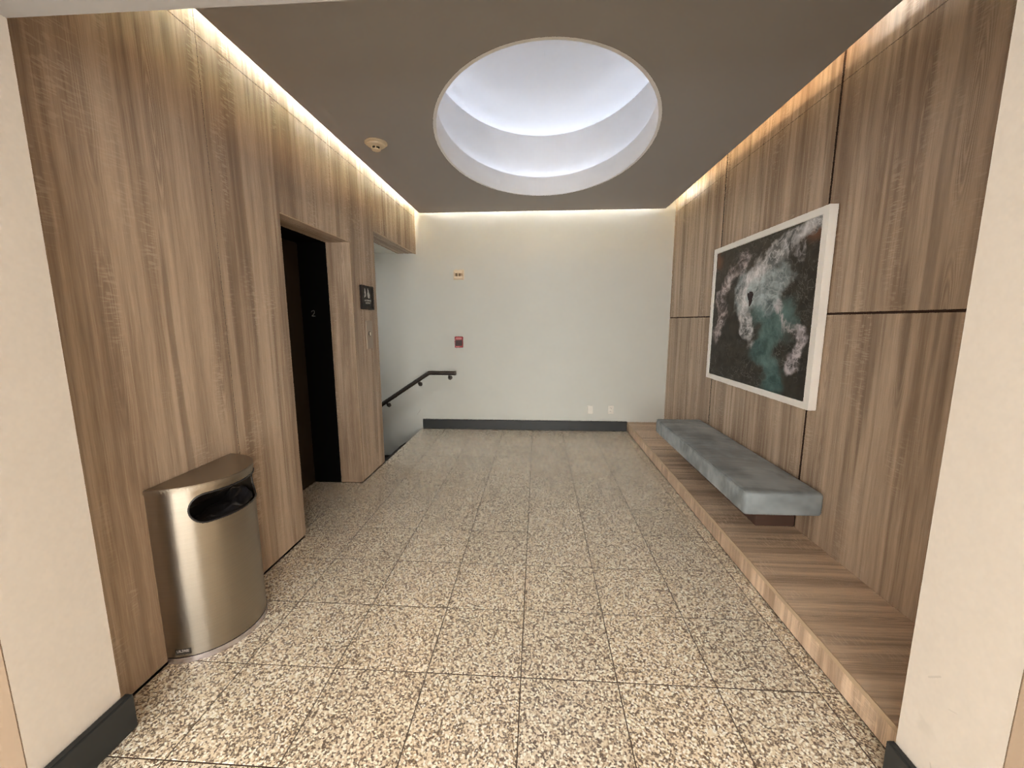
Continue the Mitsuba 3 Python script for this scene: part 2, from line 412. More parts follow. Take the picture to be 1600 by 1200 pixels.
# ------------------------------------------------------------------ right wall in wood: dark grooves between panels
wr = thing('wall_right', 'wall clad in oak panels divided by dark grooves', kind='structure')
fill(wr, prism(rect(Y1, 0, YB, ZTOP), 'x', XR + 0.024, XR + 0.06), 'dark_gap')
G, GV = 0.0062, 0.0095
ys = [Y1, 2.602, 4.01, YB]
for k in range(3):
    y0, y1 = ys[k] + (GV if k else 0), ys[k + 1] - (GV if k < 2 else 0)
    for z0, z1, nm in ((ZP, ZG - G, 'panel'), (ZG + G, ZT - SEAM, 'panel'), (ZT + SEAM, ZTOP, 'top_strip')):
        obj(nm, bx(XR, XR + 0.024, y0, y1, z0, z1), 'wood_panel', wr)
    obj('groove_strip', bx(XR + 0.004, XR + 0.0235, y0, y1, ZG - G, ZG + G), 'dark_gap', wr)
    obj('joint_strip', bx(XR + 0.0012, XR + 0.0235, y0, y1, ZT - SEAM, ZT + SEAM), 'dark_gap', wr)
    if k:
        obj('groove_strip', bx(XR + 0.0018, XR + 0.0235, ys[k] - GV, ys[k] + GV, ZP, ZTOP), 'dark_gap', wr)

# ------------------------------------------------------------------ back wall, running on to the left above the stairs
wb = thing('wall_back', 'plain off-white painted back wall', kind='structure')
fill(wb, bx(-3.4, XR + 0.06, YB, YB + 0.12, -2.4, ZTOP), 'paint_wall')
obj('crack', tube([(-1.632, YB, 0.185), (-1.622, YB, 0.20), (-1.612, YB, 0.215), (-1.600, YB, 0.236), (-1.592, YB, 0.262)], 0.0018, 6), 'plate_bronze', wb, label='thin brown scratch in the paint')

# stairwell
ws = thing('wall_stairwell', 'painted wall of the stairwell', kind='structure')
fill(ws, join(bx(-3.4, XL - 0.03, YS - 0.12, YS - 0.022, -2.4, -0.1), bx(-3.4, -1.816, YS - 0.12, YS - 0.022, -0.1, 2.36), bx(-3.5, -3.4, YS - 0.12, YB + 0.12, -2.4, 2.36)), 'paint_wall')
cs = thing('ceiling_stairwell', 'low white ceiling over the stairs', kind='structure')
fill(cs, bx(-3.4, -1.834, YS - 0.02, YB, ZH + 0.012, ZH + 0.06), 'paint_wall')
lamp = trimesh.creation.cylinder(radius=0.09, height=0.006, sections=32)
lamp.apply_translation((-2.85, 4.55, ZH + 0.008))
obj('added_lamp', lamp, 'lamp_off', cs, emitter=emit(STAIR_FILL, (0.95, 0.97, 1.0)))  # added out of view to lift the stairwell wall
obj('trim_strip', bx(-1.905, -1.835, YS - 0.02, YB, ZH - 0.002, ZH + 0.012), 'paint_wall', cs)
st = thing('stairs', 'dark steps going down to the left behind the oak wall', 'stairs')
for k in range(1, 7):
    xa = XL - 0.30 * k
    obj('step', bx(xa, xa + 0.30, YS - 0.02, YB - 0.016, -0.18 * k - 0.24, -0.18 * k - 0.06, 0.004), 'stair_dark', st)
sk = thing('baseboard_stairs', 'dark stepped skirting along the stairs', kind='structure')
top = [(-1.575, -0.16), (-1.76, -0.195)]
for k in range(5):
    top += [(-1.783 - 0.298 * k, -0.205 - 0.186 * k), (-1.829 - 0.298 * k, -0.215 - 0.183 * k), (-2.036 - 0.298 * k, -0.392 - 0.18 * k)]
fill(sk, prism(Polygon(top + [(x, z - 0.22) for x, z in reversed(top)]).buffer(0), 'y', YB - 0.014, YB - 0.001), 'stair_dark')

# ------------------------------------------------------------------ baseboards
bb = thing('baseboard_back', 'charcoal baseboard along the back wall', kind='structure')
fill(bb, bx(-1.551, XP - 0.001, YB - 0.028, YB - 0.0005, 0.0, 0.132, 0.003), 'charcoal')
bl = thing('baseboard_left', 'charcoal baseboard on the left jamb', kind='structure')
fill(bl, bx(-1.4635, -1.436, Y0 - 0.2 + 0.2, Y1 + 0.019, 0.0, 0.132, 0.003), 'charcoal')
obj('cap', bx(-1.462, -1.441, Y0, Y1 + 0.015, 0.1315, 0.1345, 0.001), 'charcoal', bl)
br = thing('baseboard_right', 'charcoal baseboard on the right jamb', kind='structure')
fill(br, bx(1.115, 1.1365, Y0, Y1 + 0.008, 0.0, 0.132, 0.003), 'charcoal')
obj('cap', bx(1.119, 1.136, Y0, Y1 + 0.005, 0.1315, 0.1345, 0.001), 'charcoal', br)

# ------------------------------------------------------------------ the wall with the wide opening, and the lobby behind the camera
OL, OR, OZ = -1.464, 1.137, 2.28
wf = thing('wall_front', 'white jambs and head of the wide opening', kind='structure')
opening = rect(OL, -1, OR, OZ)
fill(wf, prism(rect(-3.2, 0, 3.2, 3.2).difference(opening), 'y', Y0, Y1), 'paint_jamb')
obj('lobby_face', prism(rect(-3.2, 0, 3.2, 3.2).difference(rect(OL, -1, OR, OZ)), 'y', Y0 - 0.003, Y0 - 0.0002), 'paint_tan', wf, label='tan painted lobby side of the wall')
obj('soffit', bx(OL, OR, Y0 + 0.0005, Y1 - 0.0005, OZ - 0.004, OZ - 0.0003), 'paint_ceiling', wf, label='thin sheet under the opening, darkened for shade')  # added sheet; its darker paint carries the shade under the head
lob = thing('wall_lobby', 'tan walls of the lobby around the opening', kind='structure')
fill(lob, join(bx(-3.3, -3.2, -3.7, Y0, 0, 2.75), bx(3.2, 3.3, -3.7, Y0, 0, 2.75), bx(-3.3, 3.3, -3.7, -3.6, 0, 2.75)), 'paint_lobby')
cl = thing('ceiling_lobby', 'lobby ceiling with added fill lamps', kind='structure')
fill(cl, bx(-3.3, 3.3, -3.7, Y0, 2.6, 2.75), 'paint_wall')
for x in (-2.1, 0.0, 2.1):
    for y in (-2.9, -1.4):
        disc = trimesh.creation.cylinder(radius=0.085, height=0.006, sections=32)
        disc.apply_translation((x, y, 2.596))
        obj('added_lamp', disc, 'lamp_off', cl, emitter=emit(LOBBY_FILL, LOBBY_TINT))  # added behind the camera to light the room

for k, (x, y, dim) in enumerate(((-2.3, -3.6, 1.0), (-0.55, -3.6, 1.0), (1.2, -3.6, 1.0), (-3.2, -2.3, 0.24))):  # added glowing panels behind the camera, the main fill for the room
    wn = thing(f'added_panel_{k + 1}', 'tall glowing panel added unseen in the lobby as fill light', kind='structure')
    pane, fr_ = rect(-0.75, 0.25, 0.75, 2.45), rect(-0.82, 0.18, 0.82, 2.52).difference(rect(-0.75, 0.25, 0.75, 2.45))
    turn = T().translate([x, y, 0]).rotate([0, 0, 1], -90 if x < -3 else 0)
    fill(wn, prism(pane, 'y', 0.003, 0.008), 'lamp_off', emitter=emit(FILL_PANEL * dim, FILL_PANEL_TINT), to_world=turn)
    obj('panel_frame', ply(prism(fr_, 'y', 0.0, 0.04), 'charcoal', to_world=turn), None, wn)

# ------------------------------------------------------------------ hanging ceiling with the oval opening, light coves round it
EX, EY, RX, RY = 0.042, 3.452, 0.800, 1.236


def oval(off, n=128):
    t = np.linspace(0, 2 * np.pi, n, endpoint=False)
    c = np.stack([EX + RX * np.cos(t), EY + RY * np.sin(t)], 1)
    nrm = np.stack([np.cos(t) / RX, np.sin(t) / RY], 1)
    nrm /= np.linalg.norm(nrm, axis=1, keepdims=True)
    return c + off * nrm


def oval_poly(off):
    return Polygon(oval(off))


def oval_band(rows):
    """a surface through ovals (offset, z)"""
    n = 128
    v = np.vstack([np.column_stack([oval(o, n), np.full(n, z)]) for o, z in rows])
    i, j = np.meshgrid(np.arange(len(rows) - 1), np.arange(n), indexing='ij')
    q = np.stack([i * n + j, i * n + (j + 1) % n, (i + 1) * n + (j + 1) % n, (i + 1) * n + j], -1).reshape(-1, 4)
    return trimesh.Trimesh(v, np.vstack([q[:, [0, 1, 2]], q[:, [0, 2, 3]]]), process=False)


ce = thing('ceiling', 'flat taupe grey hanging ceiling with oval opening', kind='structure')
fill(ce, prism(rect(XCL, Y1, XCR, YC).difference(oval_poly(0.012)), 'z', ZC, ZC + CEIL_T), 'paint_ceiling')
obj('cove_top', prism(rect(XL - 0.02, Y1, XR + 0.024, YB).difference(oval_poly(0.28)), 'z', ZTOP, ZTOP + 0.03), 'paint_wall', ce)
SLAB = ZC + CEIL_T
# warm strips lying on the slab along its edges
obj('cove_strip', bx(XCL + 0.020, XCL + 0.030, Y1 + 0.03, YC - 0.12, SLAB + 0.125, SLAB + 0.135), 'lamp_off', ce, emitter=emit(COVE_LEFT, COVE_WARM))
obj('cove_strip', bx(XCL + 0.05, XCR - 0.06, YC - 0.014, YC - 0.004, SLAB + 0.115, SLAB + 0.125), 'lamp_off', ce, emitter=emit(COVE_BACK, COVE_WARM))
for y0, y1, s, tint in ((1.25, 2.42, 1.9, COVE_NEUTRAL), (2.47, 3.62, 1.0, COVE_WARM), (4.42, 5.28, 0.6, COVE_WARM), (3.62, 4.42, 0.35, COVE_WARM)):
    obj('cove_strip', bx(XCR - 0.06, XCR - 0.045, y0, y1, SLAB + 0.004, SLAB + 0.014), 'lamp_off', ce, emitter=emit(COVE_RIGHT * s, tint))

# the oval light well: lip, hidden strip, second tier, hidden strip, closed dome
sky = thing('skylight', 'large oval recessed light well with two bright tiers in the ceiling', 'ceiling light')
Z1, Z2 = 2.976, 3.43
obj('rim', prism(oval_poly(0.022).difference(oval_poly(0.0)), 'z', ZC - 0.0006, Z1), 'paint_dome', sky)
obj('lower_ledge', prism(oval_poly(0.135).difference(oval_poly(0.022)), 'z', Z1 - 0.10, Z1 - 0.08), 'paint_dome', sky)
obj('lower_tier', prism(oval_poly(0.135).difference(oval_poly(0.11)), 'z', Z1 - 0.08, Z2), 'paint_dome', sky)
obj('upper_ledge', prism(oval_poly(0.28).difference(oval_poly(0.135)), 'z', Z2 - 0.10, Z2 - 0.08), 'paint_dome', sky)
rows = [(0.28, Z2 - 0.08), (0.275, Z2 + 0.02)]
for a in np.linspace(6, 90, 22):
    a = math.radians(a)
    rows.append((0.275 - (RX + 0.275 - 0.02) * (1 - math.cos(a)), Z2 + 0.02 + 0.42 * math.sin(a)))
obj('dome', oval_band(rows + [(-RX + 0.015, rows[-1][1] + 0.002)]), 'paint_dome', sky, smooth=True)
obj('light_strip', prism(oval_poly(0.048).difference(oval_poly(0.034)), 'z', Z1 - 0.06, Z1 - 0.045), 'lamp_off', sky, emitter=emit(DOME_LOWER, DOME_TINT))
obj('light_strip', prism(oval_poly(0.175).difference(oval_poly(0.16)), 'z', Z2 - 0.06, Z2 - 0.045), 'lamp_off', sky, emitter=emit(DOME_UPPER, DOME_TINT))

# ------------------------------------------------------------------ smoke detector
sm = thing('smoke_detector', 'round cream smoke detector on the taupe ceiling', 'smoke detector')


def hang(m):
    m.apply_transform(trimesh.transformations.rotation_matrix(math.pi, [1, 0, 0]))
    m.apply_translation((-1.236, 3.28, ZC))
    m.fix_normals()
    return m


obj('base', hang(lathe([(0, 0), (.082, 0), (.084, .004), (.083, .012), (.076, .017), (.0, .017)])), 'plastic_cream', sm, smooth=30)
obj('body', hang(lathe([(0, .017), (.070, .017), (.066, .026), (.052, .034), (.038, .037), (0, .037)])), 'plastic_cream', sm, smooth=30)
obj('vent', hang(lathe([(0, .037), (.032, .037), (.031, .050), (0, .050)])), 'slot_dark', sm, smooth=30)
for k in range(6):
    a = k * math.pi / 3 + 0.2
    rib = bx(-0.004, 0.004, -0.003, 0.003, 0.036, 0.051)
    rib.apply_translation((0.033 * math.cos(a), 0.033 * math.sin(a), 0))
    obj('rib', hang(rib), 'plastic_cream', sm)
obj('cap', hang(lathe([(0, .050), (.034, .050), (.032, .057), (.02, .062), (0, .063)])), 'plastic_cream', sm, smooth=30)

# ------------------------------------------------------------------ lift
el = thing('elevator', 'dark elevator doorway set in the oak wall, closed bronze doors', 'elevator')
YM = (YE0 + YE1) / 2
obj('door', bx(-2.05, -2.021, YE0 - 0.03, YM - 0.002, 0.004, ZE + 0.03), 'bronze_metal', el, label='dark bronze sliding door')
obj('door', bx(-2.05, -2.021, YM + 0.002, YE1 + 0.03, 0.004, ZE + 0.03), 'bronze_metal', el, label='dark bronze sliding door')
for y0, y1 in ((YE1, YE1 + 0.02), (YE0 - 0.02, YE0)):
    obj('jamb', bx(-2.02, XD - 0.001, y0, y1, 0.001, ZE + 0.02, 0.001), 'black_metal', el)
obj('head', bx(-2.02, XD - 0.001, YE0, YE1, ZE, ZE + 0.02), 'black_metal', el)


def text_at(text, h, depth, origin, right, up, bold=False, width=None):
    m = meshkit.text_mesh(text, h, depth, bold)
    right, up = np.array(right, float), np.array(up, float)
    v = np.array(m.vertices)
    if width:
        v[:, 0] *= width / np.ptp(v[:, 0])
    v[:, 0] -= (v[:, 0].min() + v[:, 0].max()) / 2
    w = np.cross(right, up)
    v = np.array(origin) + v[:, :1] * right + v[:, 1:2] * up + v[:, 2:] * w
    return trimesh.Trimesh(v, m.faces, process=False)


obj('floor_number', text_at('2', 0.052, 0.0015, (-1.921, YE1, 1.492), (1, 0, 0), (0, 0, 1)), 'grey_text', el, label='grey raised number 2 on the black jamb')
disc = trimesh.creation.cylinder(radius=0.055, height=0.002, sections=32)
disc.apply_transform(trimesh.transformations.rotation_matrix(math.pi / 2, [1, 0, 0]))
disc.apply_translation((-1.921, YE1 - 0.0002, 1.518))
obj('number_plate', disc, 'black_metal', el)

# ------------------------------------------------------------------ sign and call plate on the pier right of the lift
sg = thing('elevator_sign', 'black framed sign with white pictograms on the oak pier beside the lift', 'sign')
SY0, SY1, SZ0, SZ1 = 3.612, 3.868, 1.562, 1.766
obj('backplate', bx(XL, XL + 0.014, SY0, SY1, SZ0, SZ1, 0.002), 'sign_black', sg)
fr = rect(SY0 - .004, SZ0 - .004, SY1 + .004, SZ1 + .004).difference(rect(SY0 + .026, SZ0 + .009, SY1 - .022, SZ1 - .008))
obj('frame', prism(fr, 'x', XL, XL + 0.020), 'sign_frame', sg)
sx = XL + 0.0142
# looking at the left wall from the room: right is +y
man = shapely.union_all([
    shapely.Point(3.688, 1.736).buffer(0.0085),
    LineString([(3.688, 1.724), (3.694, 1.702)]).buffer(0.0085),
    LineString([(3.694, 1.702), (3.704, 1.686), (3.688, 1.672)]).buffer(0.0055),
    LineString([(3.693, 1.702), (3.684, 1.688), (3.674, 1.668)]).buffer(0.0055),
    LineString([(3.688, 1.722), (3.676, 1.710), (3.674, 1.700)]).buffer(0.004),
    LineString([(3.690, 1.722), (3.704, 1.712)]).buffer(0.004)])
flame = Polygon([(3.752, 1.748), (3.766, 1.728), (3.772, 1.706), (3.790, 1.694), (3.788, 1.676), (3.774, 1.660), (3.760, 1.660), (3.744, 1.672), (3.738, 1.694), (3.744, 1.714)]).buffer(0.002)
obj('pictogram', prism(man, 'x', sx, sx + 0.001), 'sign_white', sg, label='white walking figure')
obj('pictogram', prism(flame, 'x', sx, sx + 0.001), 'sign_white', sg, label='white flame')
obj('lettering', text_at('IN CASE OF FIRE', 0.0125, 0.001, (sx, 3.742, 1.632), (0, 1, 0), (0, 0, 1), True, 0.15), 'sign_white', sg)
obj('lettering', text_at('USE STAIRS', 0.0125, 0.001, (sx, 3.742, 1.610), (0, 1, 0), (0, 0, 1), True, 0.10), 'sign_white', sg)
cp = thing('call_plate', 'slim bronze call button plate on the oak pier under the black sign', 'button plate')
obj('plate', bx(XL, XL + 0.014, 3.685, 3.815, 1.198, 1.458, 0.002), 'plate_bronze', cp)
b = trimesh.creation.cylinder(radius=0.017, height=0.010, sections=32)
b.apply_transform(trimesh.transformations.rotation_matrix(math.pi / 2, [0, 1, 0]))
b.apply_translation((XL + 0.016, 3.745, 1.335))
obj('button', b, 'button_metal', cp, smooth=30)
b = trimesh.creation.annulus(r_min=0.018, r_max=0.023, height=0.003, sections=32)
b.apply_transform(trimesh.transformations.rotation_matrix(math.pi / 2, [0, 1, 0]))
b.apply_translation((XL + 0.0145, 3.745, 1.335))
obj('button_ring', b, 'slot_dark', cp)

# ------------------------------------------------------------------ devices on the back wall
ch = thing('alarm_horn', 'cream square alarm horn high on the white back wall', 'alarm')
cx = -1.019
obj('backplate', bx(cx - .068, cx + .068, YB - 0.010, YB, 1.978, 2.103, 0.003), 'plastic_cream', ch)
obj('housing', bx(cx - .058, cx + .052, YB - 0.034, YB - 0.010, 1.986, 2.022, 0.004), 'plastic_cream', ch)
obj('housing', bx(cx - .058, cx + .052, YB - 0.034, YB - 0.010, 2.056, 2.094, 0.004), 'plastic_cream', ch)
obj('grille', bx(cx - .054, cx + .048, YB - 0.026, YB - 0.010, 2.022, 2.056), 'plastic_tan', ch)
for k in range(5):
    obj('grille_bar', bx(cx - .050 + k * .021, cx - .044 + k * .021, YB - 0.032, YB - 0.026, 2.022, 2.056), 'slot_dark' if k % 2 else 'plastic_cream', ch)
fp = thing('fire_alarm_pull', 'red fire alarm pull station on the white back wall', 'fire alarm')
cx = -1.033
obj('body', bx(cx - .054, cx + .054, YB - 0.034, YB, 1.106, 1.250, 0.006), 'red_plastic', fp)
obj('top_band', bx(cx - .036, cx + .040, YB - 0.038, YB - 0.033, 1.214, 1.242, 0.001), 'pink_plastic', fp)
obj('recess', bx(cx - .044, cx + .046, YB - 0.0355, YB - 0.033, 1.130, 1.206), 'dark_red', fp)
obj('handle', join(bx(cx - .036, cx - .020, YB - 0.05, YB - 0.035, 1.140, 1.196, .002), bx(cx + .020, cx + .036, YB - 0.05, YB - 0.035, 1.140, 1.196, .002), bx(cx - .036, cx + .036, YB - 0.054, YB - 0.044, 1.150, 1.170, .002)), 'dark_red', fp)
obj('lower_band', bx(cx - .040, cx + .012, YB - 0.038, YB - 0.033, 1.112, 1.126, 0.001), 'pink_plastic', fp)


def wall_plate(cx, z0, z1, w, label, slots):
    k = thing('outlet_plate', label, 'outlet', 'wall plates low on the back wall')
    obj('plate', bx(cx - w / 2, cx + w / 2, YB - 0.007, YB, z0, z1, 0.003), 'plastic_white', k)
    zc = (z0 + z1) / 2
    if slots:
        for dz in (-0.024, 0.024):
            s = obj('socket', bx(cx - .018, cx + .018, YB - 0.010, YB - 0.006, zc + dz - .016, zc + dz + .016, .003), 'plastic_white', k)
            for dx in (-.007, .007):
                obj('slot', bx(cx + dx - .0014, cx + dx + .0014, YB - 0.0104, YB - 0.0095, zc + dz - .003, zc + dz + .007), 'slot_dark', s)
    else:
        for dz in (-0.040, 0.040):
            sc = trimesh.creation.cylinder(radius=0.0035, height=0.003, sections=12)
            sc.apply_transform(trimesh.transformations.rotation_matrix(math.pi / 2, [1, 0, 0]))
            sc.apply_translation((cx, YB - 0.0075, zc + dz))
            obj('screw', sc, 'plastic_white', k)
    return k


wall_plate(0.706, 0.229, 0.340, 0.070, 'blank white wall plate low on the back wall, left of the power outlet', False)
wall_plate(0.975, 0.231, 0.342, 0.072, 'white power outlet low on the back wall, nearer the wooden platform', True)
for k in list(labels):
    if k.startswith('outlet_plate'):
        labels[k].pop('group', None)

# ------------------------------------------------------------------ handrail
hr = thing('handrail', 'dark brown round handrail sloping down the stairs along the back wall', 'handrail')
ry = YB - 0.07
obj('rail', tube([(-1.085, ry, 0.772), (-1.425, ry, 0.772), (-1.437, ry, 0.770), (-1.449, ry, 0.763), (-2.091, ry, 0.340), (-2.75, ry, -0.094)], 0.0265, 24), 'rail_paint', hr, smooth=40)
obj('end_cap', tube([(-1.087, ry, 0.772), (-1.074, ry, 0.772), (-1.070, ry, 0.772)], [0.030, 0.030, 0.024], 24), 'rail_cap', hr, smooth=40)
for bxx, bz in ((-1.165, 0.772), (-1.575, 0.680), (-2.02, 0.387), (-2.5, 0.07)):
    plate = trimesh.creation.cylinder(radius=0.030, height=0.008, sections=24)
    plate.apply_transform(trimesh.transformations.rotation_matrix(math.pi / 2, [1, 0, 0]))
    plate.apply_translation((bxx, YB - 0.004, bz - 0.068))
    br_ = obj('bracket', tube([(bxx, YB - 0.006, bz - 0.068), (bxx, YB - 0.040, bz - 0.068), (bxx, YB - 0.060, bz - 0.058), (bxx, ry, bz - 0.022)], 0.0085, 12), 'rail_paint', hr, smooth=40)
    obj('wall_flange', plate, 'rail_cap', br_, smooth=30)

# ------------------------------------------------------------------ platform, bench, picture
pf = thing('platform', 'low oak platform running along the right wall under the bench', 'platform')
obj('top_board', bx(XP + 0.006, XR - 0.0005, Y1 + 0.0005, YB - 0.0005, ZP - 0.02, ZP), 'wood_platform', pf)
obj('front_board', bx(XP + 0.003, XP + 0.022, Y1 + 0.0005, YB - 0.0005, 0.010, ZP - 0.02), 'wood_platform', pf)
obj('edge_strip', bx(XP, XP + 0.0058, Y1 + 0.0005, YB - 0.0005, ZP - 0.021, ZP + 0.001, 0.001), 'edge_band', pf, label='pale edge strip')
obj('plinth', bx(XP + 0.012, XP + 0.03, Y1 + 0.0005, YB - 0.0005, 0.0, 0.0105), 'dark_gap', pf)

BX0, BX1, BY0, BY1, BZ0, BZ1 = 1.222, XR - 0.002, 2.352, 4.195, 0.312, 0.457


def cushion():
    nx, ny, nz = 34, 130, 16
    b = trimesh.creation.box(extents=(1, 1, 1))
    import itertools
    vs, fs, at = [], [], 0
    r = 0.026
    lo, hi = np.array([BX0, BY0, BZ0]), np.array([BX1, BY1, BZ1])
    N = {0: nx, 1: ny, 2: nz}
    for ax in range(3):
        a, c = [k for k in range(3) if k != ax]
        for side in (0, 1):
            ua = 0.5 - 0.5 * np.cos(np.linspace(0, np.pi, N[a] + 1)) if a != 1 else np.linspace(0, 1, N[a] + 1)
            uc = 0.5 - 0.5 * np.cos(np.linspace(0, np.pi, N[c] + 1)) if c != 1 else np.linspace(0, 1, N[c] + 1)
            A, C = np.meshgrid(ua, uc, indexing='ij')
            v = np.zeros(A.shape + (3,))
            v[..., a], v[..., c], v[..., ax] = lo[a] + A * (hi[a] - lo[a]), lo[c] + C * (hi[c] - lo[c]), hi[ax] if side else lo[ax]
            i, j = np.meshgrid(np.arange(N[a]), np.arange(N[c]), indexing='ij')
            w = N[c] + 1
            q = np.stack([i * w + j, (i + 1) * w + j, (i + 1) * w + j + 1, i * w + j + 1], -1).reshape(-1, 4) + at
            vs.append(v.reshape(-1, 3))
            fs.append(np.vstack([q[:, [0, 1, 2]], q[:, [0, 2, 3]]]))
            at += v.shape[0] * v.shape[1]
    m = trimesh.Trimesh(np.vstack(vs), np.vstack(fs), process=False)
    m.merge_vertices()
    v = np.array(m.vertices)
    core = np.clip(v, lo + r, hi - r)
    d = v - core
    L = np.linalg.norm(d, axis=1, keepdims=True)
    nrm = d / np.maximum(L, 1e-9)
    v = core + nrm * r
    # cloth: soft crown, creases running across the middle of the seat and the upper front
    up = np.clip(nrm[:, 2], 0, 1)
    fx, fy = (v[:, 0] - BX0) / (BX1 - BX0), (v[:, 1] - BY0) / (BY1 - BY0)
    crown = 0.010 * np.clip(4 * fx * (1 - fx), 0, 1) * np.clip(8 * fy * (1 - fy), 0, 1)
    mid = np.exp(-((fy - 0.47) / 0.20) ** 2)
    ph = (v[:, 1] + 0.10 * (v[:, 0] - 1.4) + 0.02 * meshkit.noise(v * 9)) * 2 * np.pi / 0.052
    crease = 0.0038 * mid * (np.sin(ph) + 0.6 * np.sin(ph * 1.7 + 1)) * np.clip(6 * fx * (1 - fx), 0, 1)
    lump = 0.004 * (meshkit.fbm(v * 5, 3) - 0.5)
    v[:, 2] += up * (crown + crease + lump)
    v[:, 0] -= np.clip(-nrm[:, 0], 0, 1) * (0.004 * (meshkit.fbm(v * 9 + 3, 3) - 0.5) + 0.0018 * mid * np.sin(v[:, 1] * 2 * np.pi / 0.045) * np.clip(1 - 2.2 * np.abs((v[:, 2] - BZ0) / (BZ1 - BZ0) - 0.62), 0, 1))
    m = trimesh.Trimesh(v, m.faces, process=False)
    m.fix_normals()
    return m


bn = thing('bench', 'long grey velvet bench cushion mounted above the oak platform', 'bench')
obj('seat_cushion', cushion(), 'velvet', bn, smooth=True)
obj('support', bx(1.43, XR - 0.001, 2.60, 3.95, ZP + 0.0005, BZ0 + 0.004, 0.002), 'shaded_wood', bn, label='box carrying the cushion, shade put into its dark colour')
# seams along the upper edges
obj('piping', tube([(BX0 + 0.004, y, BZ1 - 0.004 + 0.0015 * math.sin(y * 40)) for y in np.linspace(BY0 + .02, BY1 - .02, 60)], 0.0026, 8), 'velvet', bn, smooth=60)

pic = thing('picture', 'large white framed print of pale surf over dark rocks on the right oak wall', 'picture')
FY0, FY1, FZ0, FZ1, FX = 2.506, 4.012, 0.917, 2.092, XR - 0.055
out, inn = rect(FY0, FZ0, FY1, FZ1), rect(AY0, AZ0, AY1, AZ1)
# mitred: four mouldings
cor, cin = [(FY0, FZ0), (FY1, FZ0), (FY1, FZ1), (FY0, FZ1)], [(AY0, AZ0), (AY1, AZ0), (AY1, AZ1), (AY0, AZ1)]
for k in range(4):
    q = (k + 1) % 4
    obj('frame_moulding', prism(Polygon([cor[k], cor[q], cin[q], cin[k]]), 'x', FX, XR - 0.008), 'frame_white', pic)
art = prism(inn.buffer(-0.0006, join_style=2), 'x', FX + 0.008, FX + 0.012)
obj('print', art, 'art_print', pic, label='print of white and teal surf breaking over dark rocks')
obj('backing', bx(FX + 0.012, XR - 0.0005, AY0 + 0.004, AY1 - 0.004, AZ0 + 0.004, AZ1 - 0.004), 'dark_gap', pic)

# ------------------------------------------------------------------ waste bin: half-round, against the left wall
bi = thing('waste_bin', 'half-round brushed steel waste bin against the left oak wall', 'waste bin')
CY, R, XW = 1.693, 0.2325, XL + 0.003
DEP = 0.232


def half(r, z0, z1, t0=-90, t1=90, dz=None, n=64, th=0.0):
    """a curved sheet of the half round from angle t0 to t1 (0 = straight out into the room)"""
    a = np.radians(np.linspace(t0, t1, n))
    return np.stack([XW + r * np.cos(a), CY + r * np.sin(a)], 1)


def halfpoly(r, back=0.0):
    p = half(r, 0, 0)
    return Polygon(list(map(tuple, p)) + [(XW - back, CY + r), (XW - back, CY - r)])


ZB0, ZB1 = 0.028, 0.762
SZ0_, SZ1_, SA0, SA1 = 0.612, 0.738, -54.0, 54.0   # the slot


def bin_wall():
    """the shell with a rounded slot: a flat strip with a hole, bent round"""
    w = math.pi * R
    flat = rect(-w / 2, ZB0, w / 2, ZB1)
    s0, s1 = math.radians(SA0) * R, math.radians(SA1) * R
    hh = (SZ1_ - SZ0_) / 2
    hole = LineString([(s0 + hh, (SZ0_ + SZ1_) / 2), (s1 - hh, (SZ0_ + SZ1_) / 2)]).buffer(hh, quad_segs=12)
    strips = []
    xs = np.linspace(-w / 2, w / 2, 97)
    for x0, x1 in zip(xs[:-1], xs[1:]):
        strips.append(flat.difference(hole).intersection(rect(x0, 0, x1, 1)))
    shell, ring = [], None
    for q in strips:
        if q.is_empty:
            continue
        shell.append(prism(q, 'z', 0, 0.0035))
    m = join(*shell)
    v = np.array(m.vertices)
    ang, rr = v[:, 0] / R, R - 0.0035 + v[:, 2]
    v = np.stack([XW + rr * np.cos(ang), CY + rr * np.sin(ang), v[:, 1]], 1)
    c = np.array(hole.exterior.coords)
    c = c[np.linspace(0, len(c) - 1, len(c)).astype(int)]
    dense = np.array([hole.exterior.interpolate(d).coords[0] for d in np.linspace(0, hole.exterior.length, 120)])
    ring = np.stack([XW + (R + 0.001) * np.cos(dense[:, 0] / R), CY + (R + 0.001) * np.sin(dense[:, 0] / R), dense[:, 1]], 1)
    return trimesh.Trimesh(v, m.faces, process=False), ring


def ring_tube(pts, r, n=10):
    p = pts[:-1]
    t = np.roll(p, -1, 0) - np.roll(p, 1, 0)
    t /= np.linalg.norm(t, axis=1, keepdims=True)
    o = p - np.array([XW, CY, 0]) * [1, 1, 0]
    o[:, 2] = 0
    o /= np.linalg.norm(o, axis=1, keepdims=True)
    b = np.cross(t, o)
    th = np.arange(n) * 2 * np.pi / n
    v = p[:, None] + r * (np.cos(th)[None, :, None] * o[:, None] + np.sin(th)[None, :, None] * b[:, None])
    m_ = len(p)
    i, j = np.meshgrid(np.arange(m_), np.arange(n), indexing='ij')
    q = np.stack([i * n + j, i * n + (j + 1) % n, ((i + 1) % m_) * n + (j + 1) % n, ((i + 1) % m_) * n + j], -1).reshape(-1, 4)
    m = trimesh.Trimesh(v.reshape(-1, 3), np.vstack([q[:, [0, 1, 2]], q[:, [0, 2, 3]]]), process=False)
    m.fix_normals()
    return m


shell, ring = bin_wall()
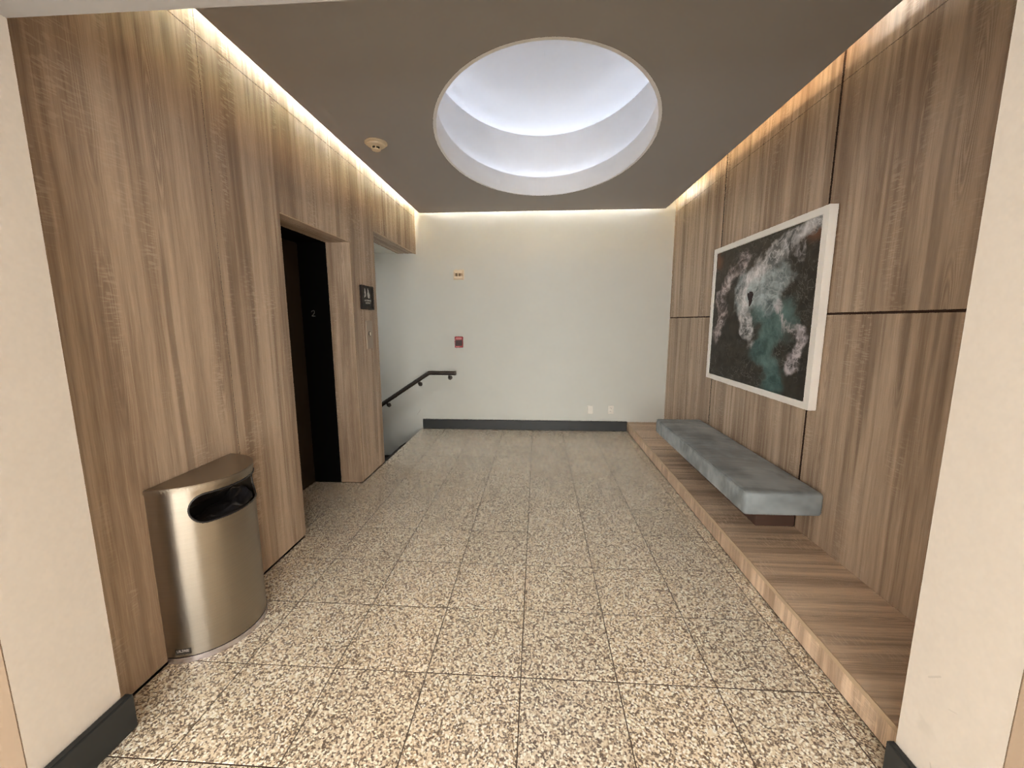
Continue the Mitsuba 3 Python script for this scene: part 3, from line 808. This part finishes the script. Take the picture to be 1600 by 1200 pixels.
# normals of the bent sheet: flat strips are fine enough, smoothed by angle
obj('body', shell, 'brushed_steel', bi, smooth=35)
obj('back', bx(XL + 0.0005, XL + 0.003, CY - R, CY + R, ZB0, ZB1), 'brushed_steel', bi)
lidp = halfpoly(R + 0.004)
lid = join(prism(lidp, 'z', ZB1, ZB1 + 0.018), prism(lidp.buffer(-0.003), 'z', ZB1 + 0.018, ZB1 + 0.021))
obj('lid', lid, 'brushed_steel', bi, smooth=30)
obj('base_ring', prism(halfpoly(R + 0.003), 'z', 0.0005, 0.026), 'polished_steel', bi, smooth=30)
obj('base_groove', prism(halfpoly(R - 0.004), 'z', 0.026, ZB0 + 0.001), 'black_plastic', bi, smooth=30)
obj('slot_trim', ring_tube(ring, 0.0038), 'black_plastic', bi, smooth=60, label='black rubber trim round the slot')
lin = halfpoly(R - 0.012)
obj('liner', prism(lin.difference(halfpoly(R - 0.016).buffer(-0.002)), 'z', 0.05, 0.612), 'black_plastic', bi, smooth=30)


def bag():
    v, f, w = [], [], 41
    for i in range(w):
        for j in range(w):
            rr, a = i / (w - 1), math.radians(-90 + 180 * j / (w - 1))
            r = rr * (R - 0.018)
            v.append((XW + 0.004 + r * math.cos(a), CY + r * math.sin(a), 0.55 + 0.05 * rr))
    v = np.array(v)
    v[:, 2] += 0.075 * (meshkit.fbm(v * 17, 4, 3) - 0.45) + 0.03 * np.abs(meshkit.noise(v * 38, 5) - 0.5)
    for i in range(w - 1):
        for j in range(w - 1):
            a = i * w + j
            f += [(a, a + w, a + w + 1), (a, a + w + 1, a + 1)]
    return trimesh.Trimesh(v, f, process=False)


obj('bin_bag', bag(), 'bag_plastic', bi, smooth=50, label='crumpled black bag inside')


def on_bin(poly_or_mesh, a0, depth=0.001):
    v = np.array(poly_or_mesh.vertices)
    ang, rr = math.radians(a0) + v[:, 0] / R, R + v[:, 2]
    return trimesh.Trimesh(np.stack([XW + rr * np.cos(ang), CY + rr * np.sin(ang), v[:, 1]], 1), poly_or_mesh.faces, process=False)


lab = join(*[prism(rect(x, 0.040, x + 0.0075, 0.066), 'z', 0.0, 0.0006) for x in np.arange(-0.03, 0.03, 0.0075)])
lk = obj('maker_label', on_bin(lab, -74), 'slot_dark', bi, label='small black maker label')
tx = meshkit.text_mesh('ULINE', 0.011, 0.0004, True)
v = np.array(tx.vertices)
v[:, 0] *= 0.046 / np.ptp(v[:, 0])
v[:, 0] -= (v[:, 0].min() + v[:, 0].max()) / 2
v[:, 1] += 0.0515
v[:, 2] += 0.0007
obj('lettering', on_bin(trimesh.Trimesh(v, tx.faces, process=False), -74), 'label_grey', lk)

for k in list(labels):
    if not labels[k]:
        labels.pop(k)
